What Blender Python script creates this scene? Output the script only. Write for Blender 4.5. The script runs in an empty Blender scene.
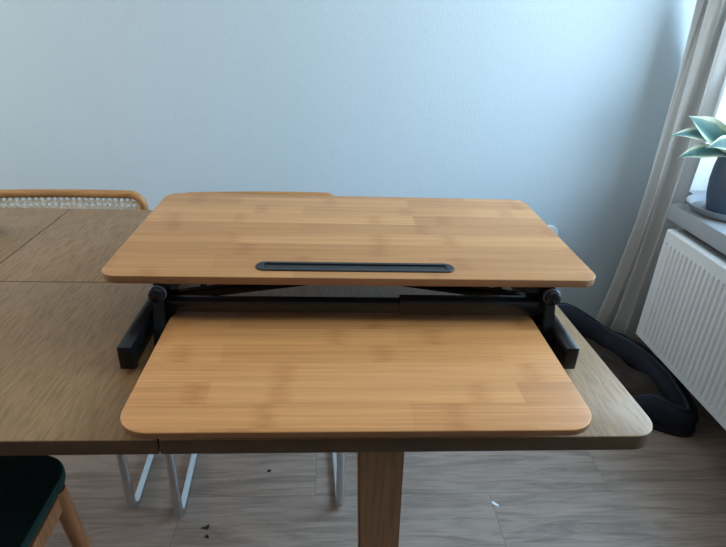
import bpy, bmesh, math, random
from mathutils import Vector, Matrix, noise
random.seed(7)
C = bpy.context.scene.collection
PI = math.pi
TZ = 0.75            # table top height

# ------------------------------------------------------------------ node helpers
def new_mat(name):
    m = bpy.data.materials.new(name); m.use_nodes = True
    nt = m.node_tree
    b = nt.nodes.get('Principled BSDF')
    return m, nt, b
def N(nt, t, **kw):
    n = nt.nodes.new(t)
    for k, v in kw.items():
        if hasattr(n, k): setattr(n, k, v)
        else: n.inputs[k.replace('_', ' ')].default_value = v
    return n
def coords(nt, scale=(1, 1, 1), loc=(0, 0, 0), rot=(0, 0, 0), kind='Object'):
    tc = nt.nodes.new('ShaderNodeTexCoord'); mp = nt.nodes.new('ShaderNodeMapping')
    mp.inputs['Scale'].default_value = scale; mp.inputs['Location'].default_value = loc; mp.inputs['Rotation'].default_value = rot
    nt.links.new(tc.outputs[kind], mp.inputs['Vector'])
    return mp.outputs['Vector']
def noise_n(nt, vec, scale=5, detail=4, rough=.55, dist=0):
    n = nt.nodes.new('ShaderNodeTexNoise'); n.inputs['Scale'].default_value = scale
    n.inputs['Detail'].default_value = detail; n.inputs['Roughness'].default_value = rough; n.inputs['Distortion'].default_value = dist
    nt.links.new(vec, n.inputs['Vector']); return n.outputs['Fac']
def ramp(nt, fac, stops):
    r = nt.nodes.new('ShaderNodeValToRGB')
    el = r.color_ramp.elements
    while len(el) < len(stops): el.new(.5)
    for e, (p, c) in zip(el, stops):
        e.position = p; e.color = (c, c, c, 1) if isinstance(c, (int, float)) else (*c, 1)
    nt.links.new(fac, r.inputs['Fac']); return r.outputs['Color']
def mix(nt, a, b, fac=.5, mode='MIX'):
    n = nt.nodes.new('ShaderNodeMix'); n.data_type = 'RGBA'; n.blend_type = mode
    for sock, v in ((n.inputs[0], fac), (n.inputs[6], a), (n.inputs[7], b)):
        if isinstance(v, (int, float)): sock.default_value = v
        elif isinstance(v, tuple): sock.default_value = (*v, 1)
        else: nt.links.new(v, sock)
    return n.outputs[2]
def bump(nt, b, h, strength=.2, dist=.002):
    n = nt.nodes.new('ShaderNodeBump'); n.inputs['Strength'].default_value = strength; n.inputs['Distance'].default_value = dist
    nt.links.new(h, n.inputs['Height']); nt.links.new(n.outputs['Normal'], b.inputs['Normal'])
def plain(name, col, rough=.5, metal=0, var=.06, nscale=30, bumps=.0, spec=.5):
    m, nt, b = new_mat(name)
    v = coords(nt)
    f = noise_n(nt, v, nscale, 3)
    c = mix(nt, tuple(x * (1 - var) for x in col), tuple(min(1, x * (1 + var)) for x in col), f)
    nt.links.new(c, b.inputs['Base Color'])
    b.inputs['Roughness'].default_value = rough; b.inputs['Metallic'].default_value = metal
    b.inputs['Specular IOR Level'].default_value = spec
    if bumps: bump(nt, b, noise_n(nt, v, nscale * 6, 3), bumps, .001)
    return m

# ------------------------------------------------------------------ materials
def bamboo(name, row, width, off=(0, 0), ramp_c=None):
    m, nt, b = new_mat(name)
    v = coords(nt, loc=(off[0], off[1], 0))
    br = nt.nodes.new('ShaderNodeTexBrick')
    br.offset = .37; br.offset_frequency = 2
    br.inputs['Scale'].default_value = 1; br.inputs['Mortar Size'].default_value = 0
    br.inputs['Brick Width'].default_value = width; br.inputs['Row Height'].default_value = row
    br.inputs['Color1'].default_value = (.0, .0, .0, 1); br.inputs['Color2'].default_value = (1, 1, 1, 1)
    nt.links.new(v, br.inputs['Vector'])
    base = ramp(nt, br.outputs['Color'], [(0, ramp_c[0]), (.5, ramp_c[1]), (1, ramp_c[2])])
    fine = noise_n(nt, coords(nt, (3.5, 260, 1)), 1, 3, .6)
    med = noise_n(nt, coords(nt, (1.6, 60, 1)), 1, 3, .6)
    c = mix(nt, base, ramp(nt, fine, [(.32, (.70, .62, .52)), (.66, (1, 1, 1))]), .6, 'MULTIPLY')
    c = mix(nt, c, ramp(nt, med, [(.32, (.80, .73, .64)), (.62, (1, 1, 1))]), .7, 'MULTIPLY')
    # one growth node per strip, at a place of its own along the strip
    def mth(op, a_, b_):
        n = nt.nodes.new('ShaderNodeMath'); n.operation = op
        for i_, v_ in enumerate((a_, b_)):
            if v_ is None: continue
            if isinstance(v_, (int, float)): n.inputs[i_].default_value = v_
            else: nt.links.new(v_, n.inputs[i_])
        return n.outputs[0]
    sx = nt.nodes.new('ShaderNodeSeparateXYZ'); nt.links.new(v, sx.inputs[0])
    wobn = noise_n(nt, coords(nt, (20, 120, 1)), 1, 2)
    t_ = mth('FRACT', mth('ADD', mth('ADD', mth('DIVIDE', sx.outputs[0], .27), mth('MULTIPLY', br.outputs['Color'], 5.3)), mth('MULTIPLY', wobn, .12)), None)
    dist_ = mth('ABSOLUTE', mth('SUBTRACT', t_, .5), None)
    knot = ramp(nt, dist_, [(.012, (.66, .52, .38)), (.085, (1, 1, 1))])
    streak = noise_n(nt, coords(nt, (30, 200, 1)), 1, 2)
    knot2 = mix(nt, knot, (1, 1, 1), ramp(nt, streak, [(.35, 0), (.75, .75)]))
    c = mix(nt, c, knot2, .5, 'MULTIPLY')
    nt.links.new(c, b.inputs['Base Color'])
    b.inputs['Roughness'].default_value = .42; b.inputs['Specular IOR Level'].default_value = .4
    bump(nt, b, fine, .04, .0005)
    return m
M_top = bamboo('bamboo_board', .0515, .36, (.1, .005), ((.48, .235, .088), (.56, .285, .112), (.645, .345, .145)))
M_tray = bamboo('bamboo_tray', .0455, .42, (.2, .012), ((.54, .25, .085), (.605, .285, .102), (.665, .325, .122)))

M_bambooedge_shaded = plain('bamboo_edge_shaded', (.22, .098, .04), .5, 0, .15, 40)  # darker end grain, plus the shade of the front edges put into the colour
def oak(name, dark, light, along='y', rough=.38, sc=1.0):
    m, nt, b = new_mat(name)
    s1, s2 = ((210 * sc, 22 * sc, 8), (40 * sc, 3.5 * sc, 4)) if along == 'y' else ((7 * sc, 170 * sc, 8), (1.6 * sc, 28 * sc, 4))
    if along == 'z': s1, s2 = (160, 160, 6), (30, 30, 1.5)
    fine = noise_n(nt, coords(nt, s1), 1, 4, .65)
    med = noise_n(nt, coords(nt, s2), 1, 3, .6, .6)
    big = noise_n(nt, coords(nt, (2.5, 2.5, 2.5)), 1, 2)
    c = mix(nt, dark, light, ramp(nt, med, [(.3, 0), (.7, 1)]))
    c = mix(nt, c, ramp(nt, fine, [(.36, .5), (.56, 1.0)]), .6, 'MULTIPLY')
    c = mix(nt, c, ramp(nt, big, [(.3, .85), (.7, 1.0)]), .7, 'MULTIPLY')
    nt.links.new(c, b.inputs['Base Color'])
    rr = ramp(nt, fine, [(.3, rough + .12), (.7, rough - .04)])
    nt.links.new(rr, b.inputs['Roughness'])
    bump(nt, b, fine, .12, .0008)
    return m
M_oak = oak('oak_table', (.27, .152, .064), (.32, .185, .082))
M_oakedge_shaded = oak('oak_edge_shaded', (.07, .038, .018), (.10, .057, .028), 'x', .5)  # table oak darkened: shade on its upright edges is painted in
M_oakleg = oak('oak_leg', (.22, .115, .052), (.27, .145, .07), 'z', .5)
M_chairwood = oak('chair_wood', (.36, .15, .06), (.48, .22, .09), 'z', .45)
M_bentwood = oak('bentwood', (.42, .195, .06), (.54, .27, .095), 'x', .4)

M_black = plain('black_steel', (.0035, .0045, .006), .27, .0, .1, 40, spec=.4)
M_blackplastic = plain('black_plastic', (.005, .006, .009), .4, 0, .1, 60)
M_steel = plain('brushed_steel', (.16, .19, .24), .35, 1, .05, 60)
M_rubber = plain('rubber', (.015, .015, .016), .8)
M_chrome = plain('chrome_tube', (.62, .65, .68), .2, 1, .04, 20)
M_white = plain('white_enamel', (.76, .77, .765), .35, 0, .02, 8)
M_whiteplastic = plain('white_plastic', (.85, .86, .86), .35, 0, .02, 8)
M_grille = plain('grey_grille', (.33, .34, .35), .5, 0, .05, 30)
M_pot = plain('slate_pot', (.045, .07, .105), .45, 0, .15, 18, .1)
M_saucer = plain('grey_saucer', (.20, .215, .24), .45, 0, .08, 18, .05)
M_soil = plain('soil', (.03, .022, .016), .95, 0, .4, 60, .6)
M_velvet = plain('green_velvet', (.004, .011, .011), .9, 0, .2, 60, .2, .1)
M_velvet_lit = plain('green_velvet_lit_rim', (.012, .04, .037), .85, 0, .2, 60, .2, .2)  # same velvet, lighter: light on the seat rim put into the colour
M_navy = plain('navy_fabric', (.010, .012, .022), .75, 0, .3, 25, .5, .3)
M_piping = plain('navy_piping', (.022, .027, .048), .6, 0, .2, 40, .3)
M_plush = plain('dark_brown_plush', (.05, .036, .031), .95, 0, .55, 16, .9, .2)
M_paper = plain('white_paper', (.85, .87, .88), .7)
M_crumb = plain('dark_crumb', (.02, .018, .017), .9)
M_greenbowl = plain('green_glaze', (.02, .07, .045), .25, 0, .2, 20)
M_sill = plain('sill_stone', (.33, .345, .36), .45, 0, .06, 14, .05)

m, nt, b = new_mat('painted_wallpaper'); M_wall = m                       # painted woven wallpaper
v1 = noise_n(nt, coords(nt, (150, 150, 55)), 1, 3, .6); v2 = noise_n(nt, coords(nt, (1.3, 1.3, .7)), 1, 2)
c = mix(nt, (.50, .605, .675), (.55, .655, .725), v2); c = mix(nt, c, ramp(nt, v1, [(.3, .93), (.7, 1.0)]), .6, 'MULTIPLY')
nt.links.new(c, b.inputs['Base Color']); b.inputs['Roughness'].default_value = .55
bump(nt, b, v1, .35, .0022)
M_wall2 = plain('plain_paint', (.6, .6, .58), .7, 0, .03, 3)
M_wall_lowbounce = plain('low_bounce_dark', (.22, .21, .20), .8, 0, .03, 3)  # unseen wall behind the viewer, darkened to cut bounce onto front faces
M_ceil = plain('ceiling_paint', (.75, .75, .73), .8, 0, .02, 3)

m, nt, b = new_mat('laminate_floor'); M_floor = m
v = coords(nt, loc=(.034 + .87 * 4, -1.114 + .19 * 21, 0))
br = nt.nodes.new('ShaderNodeTexBrick'); br.offset = .42; br.offset_frequency = 2
for k, val in (('Scale', 1), ('Mortar Size', .0008), ('Brick Width', .87), ('Row Height', .19), ('Mortar Smooth', .1)): br.inputs[k].default_value = val
br.inputs['Color1'].default_value = (0, 0, 0, 1); br.inputs['Color2'].default_value = (1, 1, 1, 1); br.inputs['Mortar'].default_value = (.5, .5, .5, 1)
nt.links.new(v, br.inputs['Vector'])
base = ramp(nt, br.outputs['Color'], [(0, (.345, .250, .195)), (1, (.41, .305, .245))])
# each plank shifts its own grain
sh = nt.nodes.new('ShaderNodeVectorMath'); sh.operation = 'MULTIPLY_ADD'
nt.links.new(br.outputs['Color'], sh.inputs[0]); sh.inputs[1].default_value = (7, 3, 0); nt.links.new(coords(nt), sh.inputs[2])
mp = nt.nodes.new('ShaderNodeMapping'); mp.inputs['Scale'].default_value = (2.2, 20, 1); nt.links.new(sh.outputs[0], mp.inputs[0])
g1 = noise_n(nt, mp.outputs[0], 1, 6, .65, 1.6)
mp2 = nt.nodes.new('ShaderNodeMapping'); mp2.inputs['Scale'].default_value = (9, 130, 1); nt.links.new(sh.outputs[0], mp2.inputs[0])
g2 = noise_n(nt, mp2.outputs[0], 1, 4, .6)
c = mix(nt, base, ramp(nt, g1, [(.3, .48), (.55, .98), (.75, 1.15)]), .85, 'MULTIPLY')
c = mix(nt, c, ramp(nt, g2, [(.32, .62), (.62, 1.0)]), .65, 'MULTIPLY')
c = mix(nt, c, (.15, .118, .098), br.outputs['Fac'])
nt.links.new(c, b.inputs['Base Color']); b.inputs['Roughness'].default_value = .46; b.inputs['Specular IOR Level'].default_value = .5
bump(nt, b, g2, .12, .0008)

m, nt, b = new_mat('linen_curtain'); M_curtain = m
v = coords(nt)
w1 = noise_n(nt, coords(nt, (500, 500, 90)), 1, 2); w2 = noise_n(nt, coords(nt, (90, 90, 500)), 1, 2)
wv = mix(nt, w1, w2)
c = mix(nt, (.45, .445, .43), (.56, .55, .535), wv)
nt.links.new(c, b.inputs['Base Color']); b.inputs['Roughness'].default_value = .9; b.inputs['Specular IOR Level'].default_value = .1
tr = nt.nodes.new('ShaderNodeBsdfTranslucent'); nt.links.new(c, tr.inputs['Color'])
ms = nt.nodes.new('ShaderNodeMixShader'); ms.inputs[0].default_value = .28
out = nt.nodes['Material Output']
nt.links.new(b.outputs[0], ms.inputs[1]); nt.links.new(tr.outputs[0], ms.inputs[2]); nt.links.new(ms.outputs[0], out.inputs['Surface'])
bump(nt, b, wv, .3, .001)

m, nt, b = new_mat('window_glass'); M_glass = m
tp = nt.nodes.new('ShaderNodeBsdfTransparent'); gl = nt.nodes.new('ShaderNodeBsdfGlossy'); gl.inputs['Roughness'].default_value = .02
ms = nt.nodes.new('ShaderNodeMixShader')
ms.inputs[0].default_value = .05; nt.links.new(tp.outputs[0], ms.inputs[1]); nt.links.new(gl.outputs[0], ms.inputs[2])
nt.links.new(ms.outputs[0], nt.nodes['Material Output'].inputs['Surface'])

m, nt, b = new_mat('variegated_leaf'); M_leaf = m
uv = nt.nodes.new('ShaderNodeTexCoord'); sp = nt.nodes.new('ShaderNodeSeparateXYZ'); nt.links.new(uv.outputs['UV'], sp.inputs[0])
ab = nt.nodes.new('ShaderNodeMath'); ab.operation = 'SUBTRACT'; nt.links.new(sp.outputs[0], ab.inputs[0]); ab.inputs[1].default_value = .5
ab2 = nt.nodes.new('ShaderNodeMath'); ab2.operation = 'ABSOLUTE'; nt.links.new(ab.outputs[0], ab2.inputs[0])
wob = noise_n(nt, coords(nt, (30, 30, 30)), 1, 3)
ad = nt.nodes.new('ShaderNodeMath'); ad.operation = 'MULTIPLY_ADD'; nt.links.new(wob, ad.inputs[0]); ad.inputs[1].default_value = .16; nt.links.new(ab2.outputs[0], ad.inputs[2])
c = ramp(nt, ad.outputs[0], [(.0, (.045, .125, .125)), (.26, (.085, .19, .175)), (.38, (.15, .27, .21)), (.45, (.62, .66, .50))])
nt.links.new(c, b.inputs['Base Color']); b.inputs['Roughness'].default_value = .4
tr = nt.nodes.new('ShaderNodeBsdfTranslucent'); nt.links.new(c, tr.inputs['Color'])
ms = nt.nodes.new('ShaderNodeMixShader'); ms.inputs[0].default_value = .3
nt.links.new(b.outputs[0], ms.inputs[1]); nt.links.new(tr.outputs[0], ms.inputs[2]); nt.links.new(ms.outputs[0], nt.nodes['Material Output'].inputs['Surface'])

m, nt, b = new_mat('woven_cane'); M_cane = m                               # cane webbing with real holes
tc = nt.nodes.new('ShaderNodeTexCoord'); sp = nt.nodes.new('ShaderNodeSeparateXYZ'); nt.links.new(tc.outputs['UV'], sp.inputs[0])
def sinw(o, k):
    a = nt.nodes.new('ShaderNodeMath'); a.operation = 'MULTIPLY'; nt.links.new(o, a.inputs[0]); a.inputs[1].default_value = k
    s = nt.nodes.new('ShaderNodeMath'); s.operation = 'SINE'; nt.links.new(a.outputs[0], s.inputs[0]); return s.outputs[0]
K = 2 * PI / .0165
pr = nt.nodes.new('ShaderNodeMath'); pr.operation = 'ADD'
s1, s2 = sinw(sp.outputs[0], K), sinw(sp.outputs[1], K)
nt.links.new(s1, pr.inputs[0]); nt.links.new(s2, pr.inputs[1])
gt = nt.nodes.new('ShaderNodeMath'); gt.operation = 'GREATER_THAN'; nt.links.new(pr.outputs[0], gt.inputs[0]); gt.inputs[1].default_value = .75
c = ramp(nt, noise_n(nt, coords(nt, (150, 150, 150)), 1, 2), [(.3, (.55, .45, .32)), (.7, (.9, .82, .68))])
nt.links.new(c, b.inputs['Base Color']); b.inputs['Roughness'].default_value = .5
tp = nt.nodes.new('ShaderNodeBsdfTransparent'); ms = nt.nodes.new('ShaderNodeMixShader')
nt.links.new(gt.outputs[0], ms.inputs[0]); nt.links.new(b.outputs[0], ms.inputs[1]); nt.links.new(tp.outputs[0], ms.inputs[2])
nt.links.new(ms.outputs[0], nt.nodes['Material Output'].inputs['Surface'])

# ------------------------------------------------------------------ mesh helpers
def join(dst, src):
    me = bpy.data.meshes.new('tmp'); src.to_mesh(me); src.free(); dst.from_mesh(me); bpy.data.meshes.remove(me)
def sharp_edges(bm, ang=.5):
    return [e for e in bm.edges if len(e.link_faces) == 2 and e.calc_face_angle(0) > ang]
def box(bm, lo, hi, bev=0, seg=2, rot=None):
    t = bmesh.new(); bmesh.ops.create_cube(t, size=1)
    lo, hi = Vector(lo), Vector(hi); c = (lo + hi) / 2; s = hi - lo
    bmesh.ops.scale(t, vec=s, verts=t.verts)
    if bev: bmesh.ops.bevel(t, geom=list(t.edges), offset=bev, segments=seg, affect='EDGES', profile=.5)
    if rot: bmesh.ops.rotate(t, cent=(0, 0, 0), matrix=rot, verts=t.verts)
    bmesh.ops.translate(t, vec=c, verts=t.verts)
    join(bm, t); return bm
def bar(bm, a, b, w, h, bev=.002, up=(0, 0, 1)):
    a, b = Vector(a), Vector(b); x = (b - a); L = x.length; x.normalize()
    y = Vector(up).cross(x).normalized(); z = x.cross(y)
    t = bmesh.new(); bmesh.ops.create_cube(t, size=1); bmesh.ops.scale(t, vec=(L, w, h), verts=t.verts)
    if bev: bmesh.ops.bevel(t, geom=list(t.edges), offset=bev, segments=2, affect='EDGES')
    mt = Matrix((x, y, z)).transposed().to_4x4(); mt.translation = (a + b) / 2
    bmesh.ops.transform(t, matrix=mt, verts=t.verts); join(bm, t); return bm
def round_poly(pts, r, seg=8):
    out = []; n = len(pts)
    for i in range(n):
        p, a, b = Vector(pts[i]), Vector(pts[i - 1]), Vector(pts[(i + 1) % n])
        rr = r[i] if isinstance(r, (list, tuple)) else r
        if rr <= 0: out.append(p); continue
        da, db = (a - p).normalized(), (b - p).normalized()
        th = da.angle(db); d = rr / math.tan(th / 2)
        c = p + (da + db).normalized() * rr / math.sin(th / 2)
        s, e = p + da * d - c, p + db * d - c
        tot = s.angle(e)
        for k in range(seg + 1):
            f = k / seg
            out.append(c + (s * math.sin((1 - f) * tot) + e * math.sin(f * tot)) / math.sin(tot))
    return out
def plate(bm, pts, z0, z1, bev=0, seg=2, hole=None):
    """flat board with a rounded outline"""
    t = bmesh.new()
    vs = [t.verts.new((p[0], p[1], z0)) for p in pts]
    f = t.faces.new(vs)
    r = bmesh.ops.extrude_face_region(t, geom=[f])
    bmesh.ops.translate(t, vec=(0, 0, z1 - z0), verts=[v for v in r['geom'] if isinstance(v, bmesh.types.BMVert)])
    bmesh.ops.recalc_face_normals(t, faces=t.faces)
    if bev:
        es = [e for e in t.edges if abs(e.verts[0].co.z - e.verts[1].co.z) < 1e-6]
        bmesh.ops.bevel(t, geom=es, offset=bev, segments=seg, affect='EDGES', profile=.5)
    join(bm, t); return bm
def fillet(pts, r, seg=7):
    pts = [Vector(p) for p in pts]; out = [pts[0]]
    for i in range(1, len(pts) - 1):
        p = pts[i]; da, db = (pts[i - 1] - p), (pts[i + 1] - p)
        rr = r[i] if isinstance(r, (list, tuple)) else r
        la, lb = da.length, db.length; da.normalize(); db.normalize()
        th = da.angle(db)
        if th > 3.1 or rr <= 0: out.append(p); continue
        d = min(rr / math.tan(th / 2), la * .49, lb * .49); q = d * math.tan(th / 2)
        c = p + (da + db).normalized() * q / math.sin(th / 2)
        s, e = p + da * d - c, p + db * d - c; tot = s.angle(e)
        for k in range(seg + 1):
            f = k / seg; out.append(c + (s * math.sin((1 - f) * tot) + e * math.sin(f * tot)) / math.sin(tot))
    out.append(pts[-1]); return out
def tube(bm, pts, r, n=12, closed=False, cap=True, sz=1.0, up=None):
    pts = [Vector(p) for p in pts]; m = len(pts); rings = []
    def tan(i):
        if closed: return (pts[(i + 1) % m] - pts[i - 1]).normalized()
        return (pts[min(i + 1, m - 1)] - pts[max(i - 1, 0)]).normalized()
    t0 = tan(0); u = Vector(up) if up else (Vector((0, 0, 1)) if abs(t0.z) < .9 else Vector((1, 0, 0)))
    u = (u - t0 * u.dot(t0)).normalized(); prev = t0
    for i in range(m):
        t = tan(i)
        if i and not up: u = prev.rotation_difference(t) @ u
        if up: u = Vector(up)
        u = (u - t * u.dot(t)).normalized(); w = t.cross(u); prev = t
        rr = r[i] if isinstance(r, (list, tuple)) else r
        rings.append([bm.verts.new(pts[i] + (w * math.cos(2 * PI * k / n) + u * sz * math.sin(2 * PI * k / n)) * rr) for k in range(n)])
    for i in range(m if closed else m - 1):
        a, b = rings[i], rings[(i + 1) % m]
        for k in range(n): bm.faces.new((a[k], a[(k + 1) % n], b[(k + 1) % n], b[k]))
    if cap and not closed:
        bm.faces.new(rings[0][::-1]); bm.faces.new(rings[-1])
    return bm
def lathe(bm, prof, c=(0, 0, 0), n=40, axis='z'):
    c = Vector(c); rings = []
    def pos(r, h, a):
        if axis == 'z': return c + Vector((r * math.cos(a), r * math.sin(a), h))
        if axis == 'y': return c + Vector((r * math.cos(a), h, r * math.sin(a)))
        return c + Vector((h, r * math.cos(a), r * math.sin(a)))
    for r, h in prof: rings.append([bm.verts.new(pos(max(r, 1e-5), h, 2 * PI * k / n)) for k in range(n)])
    for a, b in zip(rings, rings[1:]):
        for k in range(n): bm.faces.new((a[k], a[(k + 1) % n], b[(k + 1) % n], b[k]))
    bm.faces.new(rings[0]); bm.faces.new(rings[-1])
    return bm
def obj(name, bm, mat, parent=None, ang=.6, recalc=True, kind=None):
    if recalc: bmesh.ops.recalc_face_normals(bm, faces=bm.faces)
    me = bpy.data.meshes.new(name); bm.to_mesh(me); bm.free()
    for p in me.polygons: p.use_smooth = True
    me.set_sharp_from_angle(angle=ang)
    if mat: me.materials.append(mat)
    o = bpy.data.objects.new(name, me); C.objects.link(o)
    if parent: o.parent = parent
    if kind: o['kind'] = kind
    return o
def tag(o, label, cat, group=None):
    o['label'] = label; o['category'] = cat
    if group: o['group'] = group
    return o
def thing(name, label, cat, loc=(0, 0, 0), rz=0, group=None):
    o = bpy.data.objects.new(name, None); C.objects.link(o); o.empty_display_size = .05
    o.location = loc; o.rotation_euler = (0, 0, rz)
    return tag(o, label, cat, group)
B = bmesh.new

# ------------------------------------------------------------------ the room
WX, WY, WL, WF, WH = 1.36, 2.06, -2.7, -2.3, 2.6     # inner faces: window wall, back wall, left wall, wall behind the viewer, ceiling
SZ = .615                                             # underside of sill
oy0, oy1, oz0, oz1 = .10, 1.94, .66, 2.35             # window opening
obj('floor', box(B(), (WL - .1, WF - .1, -.06), (WX + .3, WY + .1, 0)), M_floor, kind='structure')
obj('ceiling', box(B(), (WL - .1, WF - .1, WH), (WX + .3, WY + .1, WH + .06)), M_ceil, kind='structure')
obj('wall_back', box(B(), (WL - .1, WY, 0), (WX + .3, WY + .1, WH)), M_wall, kind='structure')
obj('wall_left', box(B(), (WL - .1, WF - .1, 0), (WL, WY, WH)), M_wall2, kind='structure')
obj('wall_front', box(B(), (WL, WF - .1, 0), (WX + .3, WF, WH)), M_wall_lowbounce, kind='structure')
w = B()
box(w, (WX, WF, 0), (WX + .2, WY, oz0 - .045)); box(w, (WX, WF, oz1), (WX + .2, WY, WH))
box(w, (WX, WF, oz0 - .045), (WX + .2, oy0, oz1)); box(w, (WX, oy1, oz0 - .045), (WX + .2, WY, oz1))
obj('wall_right', w, M_wall2, kind='structure')
# window: frame, mullion, panes, sill
win = bpy.data.objects.new('window_1', None); C.objects.link(win); win['kind'] = 'structure'
win.location = (WX + .17, (oy0 + oy1) / 2, oz0)
def wl(p): return (p[0] - win.location[0], p[1] - win.location[1], p[2] - win.location[2])
fx0, fx1 = WX + .14, WX + .2
fr_ = B()
for lo, hi in (((fx0, oy0, oz0), (fx1, oy1, oz0 + .06)), ((fx0, oy0, oz1 - .06), (fx1, oy1, oz1)),
               ((fx0, oy0, oz0), (fx1, oy0 + .06, oz1)), ((fx0, oy1 - .06, oz0), (fx1, oy1, oz1))):
    box(fr_, wl(lo), wl(hi), .006)
obj('window_frame', fr_, M_whiteplastic, win, kind='structure')
obj('pane', box(B(), wl((WX + .168, oy0 + .05, oz0 + .05)), wl((WX + .172, oy1 - .05, oz1 - .05))), M_glass, win, kind='structure')
sl = B()
plate(sl, [(1.205, oy0 - .1), (WX, oy0 - .1), (WX, oy0), (WX + .142, oy0), (WX + .142, oy1), (WX, oy1), (WX, 1.775), (1.205, 1.775)], SZ, SZ + .057, .004)
obj('window_sill', sl, M_sill, kind='structure')

# ------------------------------------------------------------------ radiator
rad = thing('radiator', 'white ribbed panel radiator on the wall under the window sill', 'radiator', (1.22, 1.1, .17))
def rl(x, y, z): return (x - 1.22, y - 1.1, z - .17)
RY0, RY1, RZ0, RZ1 = .45, 1.70, .172, .605
p = B()
nrib = int((RY1 - RY0 - .04) / .0232); y0 = RY0 + .02
prof = [(1.168, RY0), (1.168, y0)]
for i in range(nrib):
    a = y0 + i * .0232
    prof += [(1.168, a + .001), (1.1665, a + .003), (1.1665, a + .0135), (1.168, a + .0155), (1.175, a + .0180), (1.175, a + .0205)]
prof += [(1.168, RY1 - .012), (1.168, RY1)]
def sheet(bm, prof, zs):
    rows = [[bm.verts.new(rl(x + dx, y, z)) for x, y in prof] for z, dx in zs]
    for a, b in zip(rows, rows[1:]):
        for k in range(len(prof) - 1): bm.faces.new((a[k], a[k + 1], b[k + 1], b[k]))
sheet(p, prof, [(RZ0 + .03, 0), (RZ1 - .05, 0)])
flat = [(1.168, y) for x, y in prof]
rows = [[p.verts.new(rl(x, y, RZ1 - .05)) for x, y in prof], [p.verts.new(rl(1.168, y, RZ1 - .044)) for x, y in prof],
        [p.verts.new(rl(1.168, y, RZ1 - .006)) for x, y in prof], [p.verts.new(rl(1.174, y, RZ1)) for x, y in prof], [p.verts.new(rl(1.19, y, RZ1)) for x, y in prof]]
for a, b_ in zip(rows, rows[1:]):
    for k in range(len(prof) - 1): p.faces.new((a[k], a[k + 1], b_[k + 1], b_[k]))
rows = [[p.verts.new(rl(x, y, RZ0 + .03)) for x, y in prof], [p.verts.new(rl(1.168, y, RZ0 + .024)) for x, y in prof],
        [p.verts.new(rl(1.168, y, RZ0 + .006)) for x, y in prof], [p.verts.new(rl(1.175, y, RZ0)) for x, y in prof], [p.verts.new(rl(1.19, y, RZ0)) for x, y in prof]]
for a, b_ in zip(rows, rows[1:]):
    for k in range(len(prof) - 1): p.faces.new((a[k], b_[k], b_[k + 1], a[k + 1]))
obj('front_panel', p, M_white, rad, .3)
q = B(); box(q, rl(1.252, RY0 + .01, RZ0 + .01), rl(1.268, RY1 - .01, RZ1 - .01), .003); obj('rear_panel', q, M_white, rad)
for yy in (RY0, RY1 - .004): obj('side_cover', box(B(), rl(1.172, yy, RZ0), rl(1.27, yy + .004, RZ1), .001), M_white, rad)
q = B()
box(q, rl(1.188, RY0, RZ1 - .006), rl(1.196, RY1, RZ1)); box(q, rl(1.26, RY0, RZ1 - .006), rl(1.27, RY1, RZ1))
for i in range(int((RY1 - RY0) / .012)):
    box(q, rl(1.19, RY0 + i * .012, RZ1 - .005), rl(1.264, RY0 + i * .012 + .006, RZ1 - .001))
obj('top_grille', q, M_grille, rad)
for yy in (RY0 + .2, RY1 - .2): obj('wall_bracket', box(B(), rl(1.262, yy, RZ0 + .05), rl(WX, yy + .03, RZ1 - .05), .002), M_white, rad)

# ------------------------------------------------------------------ extending table
TX0, TX1, TYF, TYS, TYB, TH = -1.62, .441, .54, .977, 1.398, .026
tab = thing('dining_table', 'long dark oak extending table with rounded corners and visible leaf seams', 'table', (.0, .97, 0))
def tp_(pts): return [(x, y - .97) for x, y in pts]
g = .0008
def leaf(name, x0, x1, ya, yb, rad_, x2=None):
    bm = B()
    pts = round_poly([Vector((x, y)) for x, y in tp_([(x0, ya), (x1, ya), (x2 or x1, yb), (x0, yb)])], rad_, 10)
    plate(bm, pts, TZ - TH, TZ, .0025, 3)
    o = obj(name, bm, M_oak, tab, .5)
    o.data.materials.append(M_oakedge_shaded)
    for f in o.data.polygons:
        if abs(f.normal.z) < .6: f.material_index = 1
    return o
leaf('table_leaf', TX0, -.2175 - g, TYF, TYS - g, [.04, 0, 0, 0])
leaf('table_leaf', -.2165 + g, .456, TYF, TYS - g, [0, .038, 0, 0], .440)
leaf('table_leaf', TX0, -.684 - g, TYS + g, TYB, [0, 0, 0, .04])
leaf('table_leaf', -.684 + g, .440, TYS + g, TYB, [0, 0, .042, 0], .432)
# thin overlapped lip and runners underneath
q = B(); box(q, (TX0 + .1, -.36, TZ - .05), (TX1 - .1, -.33, TZ - TH), .002); box(q, (TX0 + .1, .33, TZ - .05), (TX1 - .1, .36, TZ - TH), .002)
box(q, (TX0 + .1, -.33, TZ - .05), (TX0 + .13, .33, TZ - TH), .002)
obj('apron', q, M_oakedge_shaded, tab)
for lx, ly, dx in ((.0755, .60, .022), (.0755, 1.33, .022), (-1.4, .60, -.02), (-1.4, 1.33, -.02)):
    q = B(); hw = .0335
    t = bmesh.new(); bmesh.ops.create_cube(t, size=1)
    for v_ in t.verts:
        top = v_.co.z > 0
        v_.co = Vector((lx + (0 if top else dx) + v_.co.x * 2 * (hw if top else hw * .86), ly - .97 + v_.co.y * (.045 if top else .04), TZ - TH if top else 0))
    bmesh.ops.bevel(t, geom=list(t.edges), offset=.003, segments=2, affect='EDGES'); join(q, t)
    obj('leg', q, M_oakleg, tab)

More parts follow.
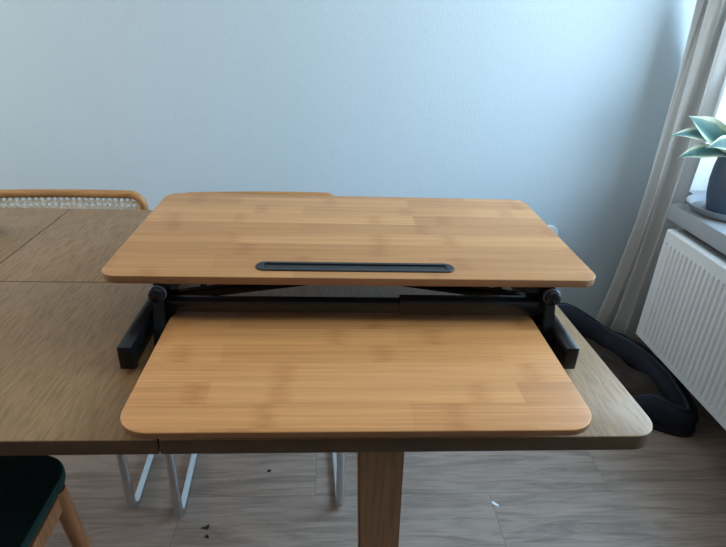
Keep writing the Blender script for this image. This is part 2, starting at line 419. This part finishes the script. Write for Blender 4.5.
# ------------------------------------------------------------------ desk converter (all heights from the table top)
XC, YC = .0425, .80
dc = thing('desk_converter', 'bamboo sit-stand desk riser with black steel frame standing on the oak table', 'desk riser', (XC, YC, TZ))
def L(x, y, z): return Vector((x - XC, y - YC, z))
def rect(x0, x1, y0, y1, r): return round_poly([Vector((x - XC, y - YC)) for x, y in ((x0, y0), (x1, y0), (x1, y1), (x0, y1))], r, 10)
UZ = .1215
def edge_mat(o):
    o.data.materials.append(M_bambooedge_shaded)
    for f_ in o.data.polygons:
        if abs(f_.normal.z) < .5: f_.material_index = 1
bm = plate(B(), rect(.0419 - .4, .0419 + .4, .764, 1.176, .03), UZ - .0140, UZ, .002, 3)
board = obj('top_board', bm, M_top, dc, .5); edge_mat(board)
# slot for a tablet: raised black surround with a sunk floor
sx0, sx1, sy0, sy1 = -.1195, .2065, .786, .8185
bm = B()
outer = rect(sx0, sx1, sy0, sy1, .0155); inner = rect(sx0 + .013, sx1 - .013, sy0 + .0065, sy1 - .0075, .003)
n_ = len(outer)
def ring(pts, z): return [bm.verts.new((q_[0], q_[1], z)) for q_ in pts]
sm = rect(sx0 + .0015, sx1 - .0015, sy0 + .0015, sy1 - .0015, .014)
rs = [ring(outer, UZ - .0005), ring(outer, UZ + .0016), ring(sm, UZ + .0026), ring(inner, UZ + .0022), ring(inner, UZ + .0004)]
for a, b_ in zip(rs, rs[1:]):
    for k in range(n_): bm.faces.new((a[k], a[(k + 1) % n_], b_[(k + 1) % n_], b_[k]))
bm.faces.new(rs[-1])
slot = obj('tablet_slot', bm, M_blackplastic, board, .4); slot['label'] = 'black plastic tablet slot along the front of the top board'
# keyboard tray
bm = plate(B(), rect(.0434 - .302, .0434 + .302, .5085, .815, .042), .030, .0403, .002, 3)
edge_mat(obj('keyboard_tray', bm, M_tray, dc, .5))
# base feet
for s in (-1, 1):
    x0 = XC - .3545 if s < 0 else XC + .3165; x1 = x0 + .034
    if s < 0: x0, x1 = XC - .3525, XC - .3320
    else: x0, x1 = XC + .3235, XC + .3440
    bm = box(B(), L(x0, .680, .007), L(x1, 1.13, .046), .0015)
    ft = obj('base_foot', bm, M_black, dc)
    for yy in (.70, 1.09): obj('rubber_pad', lathe(B(), [(.009, 0), (.009, .0075)], L((x0 + x1) / 2, yy, 0), 16), M_rubber, ft)
    # pivot knob at the front of the link
    kx = XC - .3095 if s < 0 else XC + .319
    bm = B(); lathe(bm, [(.0085, -.010), (.0115, -.008), (.0125, -.004), (.0125, .010), (.010, .012), (.010, .05)], L(kx, .757, .094), 28, 'y')
    kn = obj('pivot_knob', bm, M_black, dc)
    bm = B(); lathe(bm, [(.0132, -.0005), (.0138, .0), (.0138, .004), (.0132, .0045)], L(kx, .757, .094), 28, 'y')
    rg = obj('washer', bm, M_steel, kn)
    # upright link plates, an inverted V
    bm = B()
    xi = kx
    bar(bm, L(xi, .764, .094), L(xi + .001 * -s, .735, .012), .0035, .018, .001, (1, 0, 0))
    obj('link_plate', bm, M_black, dc)
    bm = B()
    bar(bm, L(xi - s * .004, .775, .098), L(xi - s * .004, .80, .012), .0035, .022, .001, (1, 0, 0))
    obj('link_plate', bm, M_black, dc)
    bm = B(); box(bm, L(xi + s * .006 - .005, .775, .004), L(xi + s * .006 + .005, .86, .106), .001)
    box(bm, L(xi - .012, .80, .088), L(xi + .012, .86, .1055), .002)
    obj('side_bracket', bm, M_black, dc)
    # release lever
    bm = B(); bar(bm, L(xi - s * .006, .740, .084), L(xi - s * .006, .740, .052), .002, .004, .0006)
    obj('release_lever', bm, M_steel, dc)
    # toothed height rack sloping back below the board
    bm = B(); xr = XC + s * .262
    pts = [(.83, .060), (.99, .100), (.99, .088)]
    for k in range(9):
        f = 1 - k / 9; yy = .83 + (.99 - .83) * f; zz = .048 + .040 * f
        pts += [(yy, zz - .006), (yy - .006, zz - .001)]
    t = bmesh.new(); vs = [t.verts.new(L(xr - .003, a, z_)) for a, z_ in pts]; f_ = t.faces.new(vs)
    r_ = bmesh.ops.extrude_face_region(t, geom=[f_]); bmesh.ops.translate(t, vec=(.006, 0, 0), verts=[v_ for v_ in r_['geom'] if isinstance(v_, bmesh.types.BMVert)])
    join(bm, t); obj('height_rack', bm, M_black, dc)
# cross bar with a thicker sleeve on its right half
bm = box(B(), L(XC - .322, .764, .0575), L(XC + .318, .784, .0775), .002); cb = obj('cross_bar', bm, M_black, dc)
bm = box(B(), L(.115, .762, .0555), L(.345, .786, .0815), .002); obj('bar_sleeve', bm, M_black, cb)
# crossing lift arms
for yy in (.822, 1.08):
    for s in (1, -1):
        bm = bar(B(), L(XC - s * .325, yy, .0535), L(XC - s * .012, yy, .0985), .016, .016, .002)
        obj('lift_arm', bm, M_black, dc)
    obj('arm_hinge', lathe(B(), [(.007, -.011), (.008, -.010), (.008, .010), (.007, .011)], L(XC, yy, .0985), 20, 'y'), M_black, dc)
bm = box(B(), L(XC - .30, 1.125, .01), L(XC + .30, 1.145, .03), .002); obj('rear_bar', bm, M_black, dc)
bm = B(); box(bm, L(XC + .13, .845, .074), L(XC + .30, .95, .080), .002); obj('lift_plate', bm, M_black, dc)
bm = B(); tube(bm, [L(XC - .27, .93, .075), L(XC + .02, .93, .09)], .009, 14); tube(bm, [L(XC + .02, .93, .09), L(XC + .26, .93, .10)], .005, 12)
obj('gas_spring', bm, M_black, dc)
for s in (-1, 1):
    bm = box(B(), L(XC + s * .30 - .012, .80, .0985), L(XC + s * .30 + .012, 1.12, .1062), .001); obj('board_rail', bm, M_black, dc)
    bm = B(); lathe(bm, [(.003, -.003), (.003, 0)], L(XC + s * .34, .79, UZ - .0140), 10); obj('screw', bm, M_black, board)

# ------------------------------------------------------------------ cantilever cane chairs (front faces the viewer, origin between the front feet)
def cane_panel(bm, f, nu, nv):
    uvl = bm.loops.layers.uv.verify()
    g_ = [[(bm.verts.new(f(i / nu, j / nv)[0]), f(i / nu, j / nv)[1]) for i in range(nu + 1)] for j in range(nv + 1)]
    for j in range(nv):
        for i in range(nu):
            q_ = (g_[j][i], g_[j][i + 1], g_[j + 1][i + 1], g_[j + 1][i])
            fc = bm.faces.new([a[0] for a in q_])
            for lp, a in zip(fc.loops, q_): lp[uvl].uv = a[1]
CW = .226
def make_chair(label):
    ch = thing('cane_chair', label, 'chair', group='cantilever cane chairs along the back wall')
    r = .0115; W = CW - .012
    side = lambda s: [(s * W, .458, .70), (s * W, .375, .47), (s * W, .34, .437), (s * W, .0, .437), (s * W, .0, r), (s * W, .50, r), (0, .50, r)]
    bm = B()
    a = fillet(side(-1), [0, .06, .05, .07, .032, .06, 0], 8); b2 = fillet(side(1), [0, .06, .05, .07, .032, .06, 0], 8)
    tube(bm, a + b2[::-1][1:], r, 14)
    obj('tube_frame', bm, M_chrome, ch)
    # seat
    st = obj('seat', tube(B(), round_poly([Vector((x, y, .458)) for x, y in ((-CW, -.03), (CW, -.03), (CW, .37), (-CW, .37))], .06, 8), .020, 10, True, up=(0, 0, 1), sz=.7), M_bentwood, ch)
    bm = B(); cane_panel(bm, lambda u, v_: (Vector(((u - .5) * .42, -.02 + v_ * .38, .462 - .008 * math.sin(PI * u) * math.sin(PI * v_))), (u * .42, v_ * .38)), 12, 10)
    obj('seat_cane', bm, M_cane, st)
    # backrest: bentwood loop, slightly curved, with cane inside
    def bp(x, z): return Vector((x, .463 + .055 * (z - .60) - .25 * x * x + .0, z))
    loop = round_poly([Vector((x, z, 0)) for x, z in ((-CW, .515), (CW, .515), (CW, .7510), (-CW, .7510))], .036, 8)
    dense = []
    for i, p_ in enumerate(loop):
        q_ = loop[(i + 1) % len(loop)]; k = max(1, int((q_ - p_).length / .05))
        dense += [p_.lerp(q_, j / k) for j in range(k)]
    bk = obj('backrest', tube(B(), [bp(p_.x, p_.y) for p_ in dense], .0118, 12, True), M_bentwood, ch)
    bm = B(); cane_panel(bm, lambda u, v_: (bp((u - .5) * 2 * (CW - .004), .517 + v_ * .226), (u * .44, v_ * .226)), 16, 6)
    obj('back_cane', bm, M_cane, bk)
    return ch
def copy_tree(o, parent=None):
    c_ = o.copy(); C.objects.link(c_); c_.parent = parent
    for k in list(o.children): copy_tree(k, c_)
    return c_
ch1 = make_chair('cane chair on chrome tube frame behind the bare left half of the table')
ch1.location = (-.736, 1.048, 0); ch1.rotation_euler = (0, 0, .055)
ch2 = copy_tree(ch1); ch2['label'] = 'cane chair behind the desk riser, only its top rail and two chrome feet showing'
ch2.location = (-.178, 1.045, 0); ch2.scale = (1, 1, 1.008); ch2.rotation_euler = (0, 0, .06)

# ------------------------------------------------------------------ green velvet chair, tucked under the near side
gx0, gx1, gy0, gy1 = -.965, -.488, .36, .818
gc = thing('velvet_chair', 'wooden chair with dark green velvet seat tucked under the near table edge', 'chair', ((gx0 + gx1) / 2, .58, 0))
def G(x, y, z): return Vector((x - (gx0 + gx1) / 2, y - .58, z))
def grect(d, r): return round_poly([Vector(G(x, y, 0)).to_2d() for x, y in ((gx0 + d, gy0 + d), (gx1 - d, gy0 + d), (gx1 - d, gy1 - d), (gx0 + d, gy1 - d))], r, 10)
bm = plate(B(), grect(0, .065), .432, .46, .010, 4)
st = obj('seat', bm, M_velvet_lit, gc, .8)
st.data.materials.append(M_velvet)
for f in st.data.polygons:
    if f.normal.z > .75: f.material_index = 1
q = B()
for s in (0, 1):
    xs = gx1 - .022 if s else gx0 + .022
    bar(q, G(xs, .40, .385), G(xs, .755, .398), .022, .05, .006)
bar(q, G(gx0 + .03, .765, .398), G(gx1 - .03, .765, .398), .022, .05, .006); bar(q, G(gx0 + .03, .40, .398), G(gx1 - .03, .40, .398), .022, .05, .006)
obj('seat_rail', q, M_chairwood, gc)
for s in (-1, 1):
    xc_ = (gx0 + gx1) / 2
    xt = xc_ + s * (.2365 - .02)
    def leg_pts(y0_, y1_, zt, xo): return [G(xt, y0_, zt), G(xt + s * xo * .5, (y0_ + y1_) / 2, zt / 2), G(xt + s * xo, y1_, 0)]
    bm = tube(B(), leg_pts(.765, .80, .42, .020), [.0165, .0155, .0115], 14); obj('leg', bm, M_chairwood, gc)
    bm = tube(B(), leg_pts(.40, .34, .42, .03), [.0165, .0155, .0115], 14); obj('leg', bm, M_chairwood, gc)
    bm = tube(B(), [G(xt, .40, .41), G(xt, .375, .6), G(xt, .335, .78)], [.0155, .0145, .012], 14); obj('back_post', bm, M_chairwood, gc)
bm = B(); pts = [G((gx0 + gx1) / 2 + u * .245, .315 + .05 * u * u + .0, .755) for u in [k / 8 - 1 for k in range(17)]]
tube(bm, pts, .045, 14, sz=1, up=(0, 0, 1))
for v_ in bm.verts: pass
bmesh.ops.scale(bm, vec=(1, .35, 1), space=Matrix.Translation(-G(0, .33, 0)), verts=bm.verts)
obj('backrest', bm, M_chairwood, gc)

# ------------------------------------------------------------------ curtain
bm = B(); nu, nv = 170, 60
cz0, cz1 = .07, 2.5
grid = []
for j in range(nv + 1):
    t = j / nv; z = cz0 + (cz1 - cz0) * t; row = []
    h = z - TZ
    for i in range(nu + 1):
        u = i / nu
        low = max(0, min(1, (1.45 - z) / .45)); low = low * low * (3 - 2 * low)
        far = max(0, (u - .62) / .38)
        y = 1.80 + .16 * u + .065 * low * far
        flare = max(0, (.55 - z)) / .5
        x = 1.200 + .026 * (h + .6) - .004
        x += .065 * low * far * far + .048 * max(0, 1 - u / .6) ** 1.3
        amp = .019 + .008 * flare
        ph = 2 * PI * (5.2 * u + .10 * math.sin(2.3 * z + 1)) + .5 * math.sin(1.7 * z)
        x += amp * math.sin(ph) + .006 * math.sin(2.1 * ph + z * 3)
        y += .012 * math.cos(ph * .5 + 2 * z)
        # gathers spread out on the way down
        y += (u - .1) * .06 * flare * (1 - .9 * far); x -= .03 * flare * flare * (.2 + .8 * u)
        nz = noise.noise(Vector((u * 6, z * 3, 2)))
        x += .008 * nz * (.4 + flare)
        row.append(bm.verts.new((x, y, z + .012 * math.sin(ph * .7) * max(0, 1 - t * 6))))
    grid.append(row)
for j in range(nv):
    for i in range(nu): bm.faces.new((grid[j][i], grid[j][i + 1], grid[j + 1][i + 1], grid[j + 1][i]))
cur = obj('curtain', bm, M_curtain, None, 3.0, recalc=False)
tag(cur, 'grey linen curtain hanging in the corner beside the window, gathered aside', 'curtain')

# ------------------------------------------------------------------ pet bed on the floor
PX, PY = .93, 1.66
pb = thing('pet_bed', 'dark navy padded pet bed with raised rim on the floor by the radiator', 'pet bed', (PX, PY, 0), 0)
ctrl = [(1.205, 1.365), (1.205, 1.50), (1.18, 1.66), (1.10, 1.80), (.94, 1.875), (.79, 1.84), (.70, 1.70), (.73, 1.55), (.87, 1.50), (1.05, 1.44)]
def closed_spline(pts, per=8):
    out = []; n = len(pts)
    for i in range(n):
        p0, p1, p2, p3 = [Vector(pts[(i + k) % n]) for k in (-1, 0, 1, 2)]
        for k in range(per):
            t = k / per
            out.append(.5 * ((2 * p1) + (p2 - p0) * t + (2 * p0 - 5 * p1 + 4 * p2 - p3) * t * t + (3 * p1 - p0 - 3 * p2 + p3) * t ** 3))
    return out
ol = [Vector((p_.x - PX, p_.y - PY, 0)) for p_ in closed_spline(ctrl)]
na = len(ol); path = []; rad_b = []; pip = []; foot = []
for k, p_ in enumerate(ol):
    q = p_ + Vector((PX, PY, 0))
    back = max(0, min(1, (q.y - 1.62) / .25)) * max(0, min(1, (1.12 - q.x) / .15))
    front = max(0, min(1, (1.56 - q.y) / .1)) * max(0, min(1, (1.10 - q.x) / .1))
    rr = .042 - .020 * front - .010 * max(0, min(1, (1.47 - q.y) / .1)) + .005 * noise.noise(Vector((p_.x * 9, p_.y * 9, 0)))
    hgt = .088 + .065 * back - .055 * front - .040 * max(0, min(1, (1.50 - q.y) / .12))
    tn = (ol[(k + 1) % na] - ol[k - 1]).normalized(); outw = Vector((tn.y, -tn.x, 0))
    if outw.dot(p_) < 0: outw = -outw
    pc = p_ + outw * .006 * noise.noise(Vector((p_.x * 12, p_.y * 12, 9))); pc.z = hgt
    path.append(pc); rad_b.append(rr)
    pip.append(pc - outw * rr * .25 + Vector((0, 0, rr * 1.22)))
    foot.append(p_ + outw * .035)
bm = tube(B(), path, rad_b, 18, True, sz=1.25, up=(0, 0, 1))
for v_ in bm.verts:
    n3 = noise.noise(v_.co * 13) * .010 + noise.noise(v_.co * 32) * .005
    v_.co.z += n3
    if v_.co.z < .03: v_.co.z = .006
obj('bolster', bm, M_navy, pb, 3)
bm = B(); tube(bm, pip, .0055, 8, True, up=(0, 0, 1)); obj('piping', bm, M_piping, pb, 3)
bm = B(); rings = []; cen = sum(ol, Vector((0, 0, 0))) / na
for j in range(17):
    f = j / 16; ring_ = []
    for k in range(na):
        d = cen.lerp(ol[k], f)
        z = .070 * (1 - f ** 5) + .03
        n3 = noise.noise(Vector((d.x * 10, d.y * 9, 1))) * .040 + noise.noise(Vector((d.x * 26, d.y * 19, 4))) * .016
        ring_.append(bm.verts.new((d.x, d.y, max(.012, z + n3))))
    rings.append(ring_)
for a_, b_ in zip(rings[1:], rings[2:]):
    for k in range(na): bm.faces.new((a_[k], a_[(k + 1) % na], b_[(k + 1) % na], b_[k]))
for k in range(na): bm.faces.new((rings[0][0], rings[1][k], rings[1][(k + 1) % na]))
bmesh.ops.delete(bm, geom=[v_ for v_ in bm.verts if not v_.link_faces], context='VERTS')
obj('cushion', bm, M_plush, pb, 3)
bm = plate(B(), [(p_.x, p_.y) for p_ in foot], 0, .02, .004); obj('bed_base', bm, M_navy, pb)

# ------------------------------------------------------------------ potted plant on its saucer
SX, SY, SZT = 1.338, 1.672, SZ + .057
sc_ = B(); lathe(sc_, [(.085, 0), (.112, .006), (.128, .026), (.130, .030), (.126, .030), (.108, .011), (.0, .010)], (0, 0, 0), 48)
so = obj('plant_saucer', sc_, M_saucer, None, .8); so.location = (SX, SY, SZT)
tag(so, 'round grey saucer on the window sill under the dark pot', 'saucer')
pl = thing('potted_plant', 'potted plant with cream-edged green leaves on the window sill', 'potted plant', (SX, SY, SZT + .0112))
bm = B(); lathe(bm, [(.058, 0), (.066, .004), (.076, .05), (.081, .10), (.079, .15), (.074, .185), (.073, .19), (.069, .19), (.070, .17)], (0, 0, 0), 48)
lathe(bm, [(.071, .165), (.0, .168)], (0, 0, 0), 48)
obj('pot', bm, M_pot, pl, .7)
bm = lathe(B(), [(.0695, .160), (.0695, .172), (.0, .176)], (0, 0, 0), 32); obj('soil', bm, M_soil, pl)
def leaf_mesh(base, mid, tip, w, roll=0, wavy=.0):
    bm = B(); uvl = bm.loops.layers.uv.verify(); n = 14; rows = []
    base, mid, tip = Vector(base), Vector(mid), Vector(tip)
    for i in range(n + 1):
        t = i / n; p_ = base * (1 - t) ** 2 + mid * 2 * t * (1 - t) + tip * t * t
        d = ((mid - base) * (1 - t) + (tip - mid) * t).normalized()
        sd = d.cross(Vector((0, 0, 1)))
        if sd.length < .05: sd = Vector((0, 1, 0))
        sd.normalize(); sd = Matrix.Rotation(roll, 3, d) @ sd; nn = sd.cross(d)
        ww = 1.3 * w * (.22 + .78 * math.sin(PI * min(1, t * .95 + .07)) ** .8) * (1 if t < .6 else 1 - ((t - .6) / .4) ** 1.8) + .0006
        rows.append([(bm.verts.new(p_ + sd * ww * k + nn * (abs(k) * ww * .35 + wavy * math.sin(t * 9 + k) * abs(k))), (.5 + k / 2, t)) for k in (-1, -.6, -.2, .2, .6, 1)])
    for a, b_ in zip(rows, rows[1:]):
        for k in range(5):
            q_ = (a[k], a[k + 1], b_[k + 1], b_[k]); f_ = bm.faces.new([x[0] for x in q_])
            for lp, x in zip(f_.loops, q_): lp[uvl].uv = x[1]
    return bm
zt = SZT + .0112
leaves = [((1.33, 1.685, .87), (1.22, 1.70, .93), (1.120, 1.70, .987), .034, -1.0, .003),
          ((1.32, 1.68, .865), (1.21, 1.70, .955), (1.074, 1.70, .918), .020, -.7, .004),
          ((1.32, 1.675, .855), (1.21, 1.68, .905), (1.108, 1.68, .850), .020, -.7, .005),
          ((1.33, 1.675, .87), (1.26, 1.66, .93), (1.165, 1.63, .90), .022, -.8, .003),
          ((1.335, 1.68, .87), (1.29, 1.70, 1.00), (1.215, 1.69, 1.065), .032, -1.0, .003),
          ((1.345, 1.68, .87), (1.31, 1.72, 1.03), (1.27, 1.76, 1.11), .03, -.5, .003),
          ((1.345, 1.67, .87), (1.37, 1.60, 1.00), (1.38, 1.50, 1.02), .028, -.2, .003),
          ((1.335, 1.66, .87), (1.29, 1.58, .96), (1.25, 1.50, .93), .028, -.3, .004),
          ((1.35, 1.68, .87), (1.40, 1.74, 1.02), (1.44, 1.80, 1.06), .027, 0, .003),
          ((1.34, 1.665, .87), (1.33, 1.56, .93), (1.31, 1.47, .87), .025, 0, .004)]
for l_ in leaves:
    loc = lambda q_: (q_[0] - SX, q_[1] - SY, q_[2] - zt)
    bm = leaf_mesh(loc(l_[0]), loc(l_[1]), loc(l_[2]), *l_[3:])
    obj('leaf', bm, M_leaf, pl, 3, recalc=False)

# ------------------------------------------------------------------ small things
bm = B(); lathe(bm, [(.040, 0), (.040, -.006), (.037, -.011), (.030, -.012), (.022, -.0125), (.021, -.010), (.0, -.010)], (0, 0, 0), 40, 'y')
sk = obj('wall_socket', bm, M_whiteplastic, None, .6); sk.location = (.908, WY, .435)
tag(sk, 'round white socket on the back wall, half hidden behind the top board', 'wall socket')
bm = B(); lathe(bm, [(.022, 0), (.026, .003), (.036, .018), (.0405, .036), (.039, .036), (.034, .018), (.02, .006), (.0, .005)], (0, 0, 0), 36)
gb = obj('bowl', bm, M_greenbowl, None, .7); gb.location = (-.808, 1.215, TZ)
tag(gb, 'small dark green bowl on the table at the far left', 'bowl')
def scrap(name, x, y, pts, mat, label, cat, h=.002, rz=0, group=None):
    bm = B(); t = bmesh.new()
    vs = [t.verts.new((a, b_, 0)) for a, b_ in pts]; f_ = t.faces.new(vs)
    r_ = bmesh.ops.extrude_face_region(t, geom=[f_])
    for v_ in r_['geom']:
        if isinstance(v_, bmesh.types.BMVert): v_.co.z = h * (.6 + .8 * random.random())
    join(bm, t); o = obj(name, bm, mat); o.location = (x, y, 0); o.rotation_euler = (0, 0, rz); tag(o, label, cat, group); return o
scrap('paper_scrap', .477, 1.074, [(-.009, .006), (-.004, .010), (.002, .003), (.010, -.005), (.008, -.009), (-.003, -.004)], M_paper, 'tiny white scrap of paper lying on the open floor in front', 'scrap')
scrap('floor_crumb', -.323, 1.015, [(-.011, -.004), (.004, .002), (.008, .009), (.011, .0), (.009, -.009), (.0, -.006)], M_crumb, 'larger black crumb of dirt on the floor between the chrome feet', 'crumb', group='black crumbs on the floor')
scrap('floor_crumb', -.312, .985, [(-.005, -.003), (-.003, .006), (.004, .003), (.006, -.005)], M_crumb, 'small black crumb on the floor just nearer than the larger one', 'crumb', group='black crumbs on the floor')
scrap('floor_crumb', -.174, 1.207, [(-.006, -.002), (-.002, .004), (.006, .003), (.004, -.004)], M_crumb, 'small black crumb on the floor close under the table edge, alone', 'crumb', group='black crumbs on the floor')

# ------------------------------------------------------------------ light
wd = bpy.data.worlds.new('sky'); bpy.context.scene.world = wd; wd.use_nodes = True
nt = wd.node_tree; bg = nt.nodes['Background']
tc = nt.nodes.new('ShaderNodeTexCoord'); sp = nt.nodes.new('ShaderNodeSeparateXYZ'); nt.links.new(tc.outputs['Generated'], sp.inputs[0])
sky = ramp(nt, sp.outputs[2], [(0, (.60, .70, .74)), (.12, (.66, .85, 1.0)), (1, (.38, .68, 1.0))])
nt.links.new(sky, bg.inputs['Color']); bg.inputs['Strength'].default_value = 9.8
def area(name, loc, rot, sx, sy, e, col, portal=False):
    l_ = bpy.data.lights.new(name, 'AREA'); l_.shape = 'RECTANGLE'; l_.size = sx; l_.size_y = sy; l_.energy = e; l_.color = col
    if portal: l_.cycles.is_portal = True
    o = bpy.data.objects.new(name, l_); C.objects.link(o); o.location = loc; o.rotation_euler = rot; return o
area('window_portal', (WX + .21, (oy0 + oy1) / 2, (oz0 + oz1) / 2), (0, PI / 2, 0), oz1 - oz0, oy1 - oy0, 1, (1, 1, 1), True)
area('left_fill_light', (WL + .06, .9, 1.5), (0, -PI / 2, 0), 1.5, 2.2, 36, (1.0, .955, .90))  # soft warm fill added in front of the unseen left wall

# ------------------------------------------------------------------ camera (fitted)
f, yaw, pit, rol, H = 542.607, .0687, .4564, .0411, .5057
fw = Vector((math.sin(yaw) * math.cos(pit), math.cos(yaw) * math.cos(pit), -math.sin(pit)))
rt = Vector((math.cos(yaw), -math.sin(yaw), 0)); up = rt.cross(fw)
r2 = rt * math.cos(rol) + up * math.sin(rol); u2 = -rt * math.sin(rol) + up * math.cos(rol)
cd = bpy.data.cameras.new('camera'); cam = bpy.data.objects.new('camera', cd); C.objects.link(cam)
cd.sensor_fit = 'HORIZONTAL'; cd.sensor_width = 36; cd.lens = f / 726 * 36; cd.clip_start = .02
mt = Matrix((r2, u2, -fw)).transposed().to_4x4(); mt.translation = (0, 0, TZ + H)
cam.matrix_world = mt
sc = bpy.context.scene; sc.camera = cam
sc.view_settings.view_transform = 'Standard'; sc.view_settings.look = 'None'
sc.view_settings.exposure = 0
sc.cycles.use_denoising = True
sc.cycles.max_bounces = 10; sc.cycles.diffuse_bounces = 6
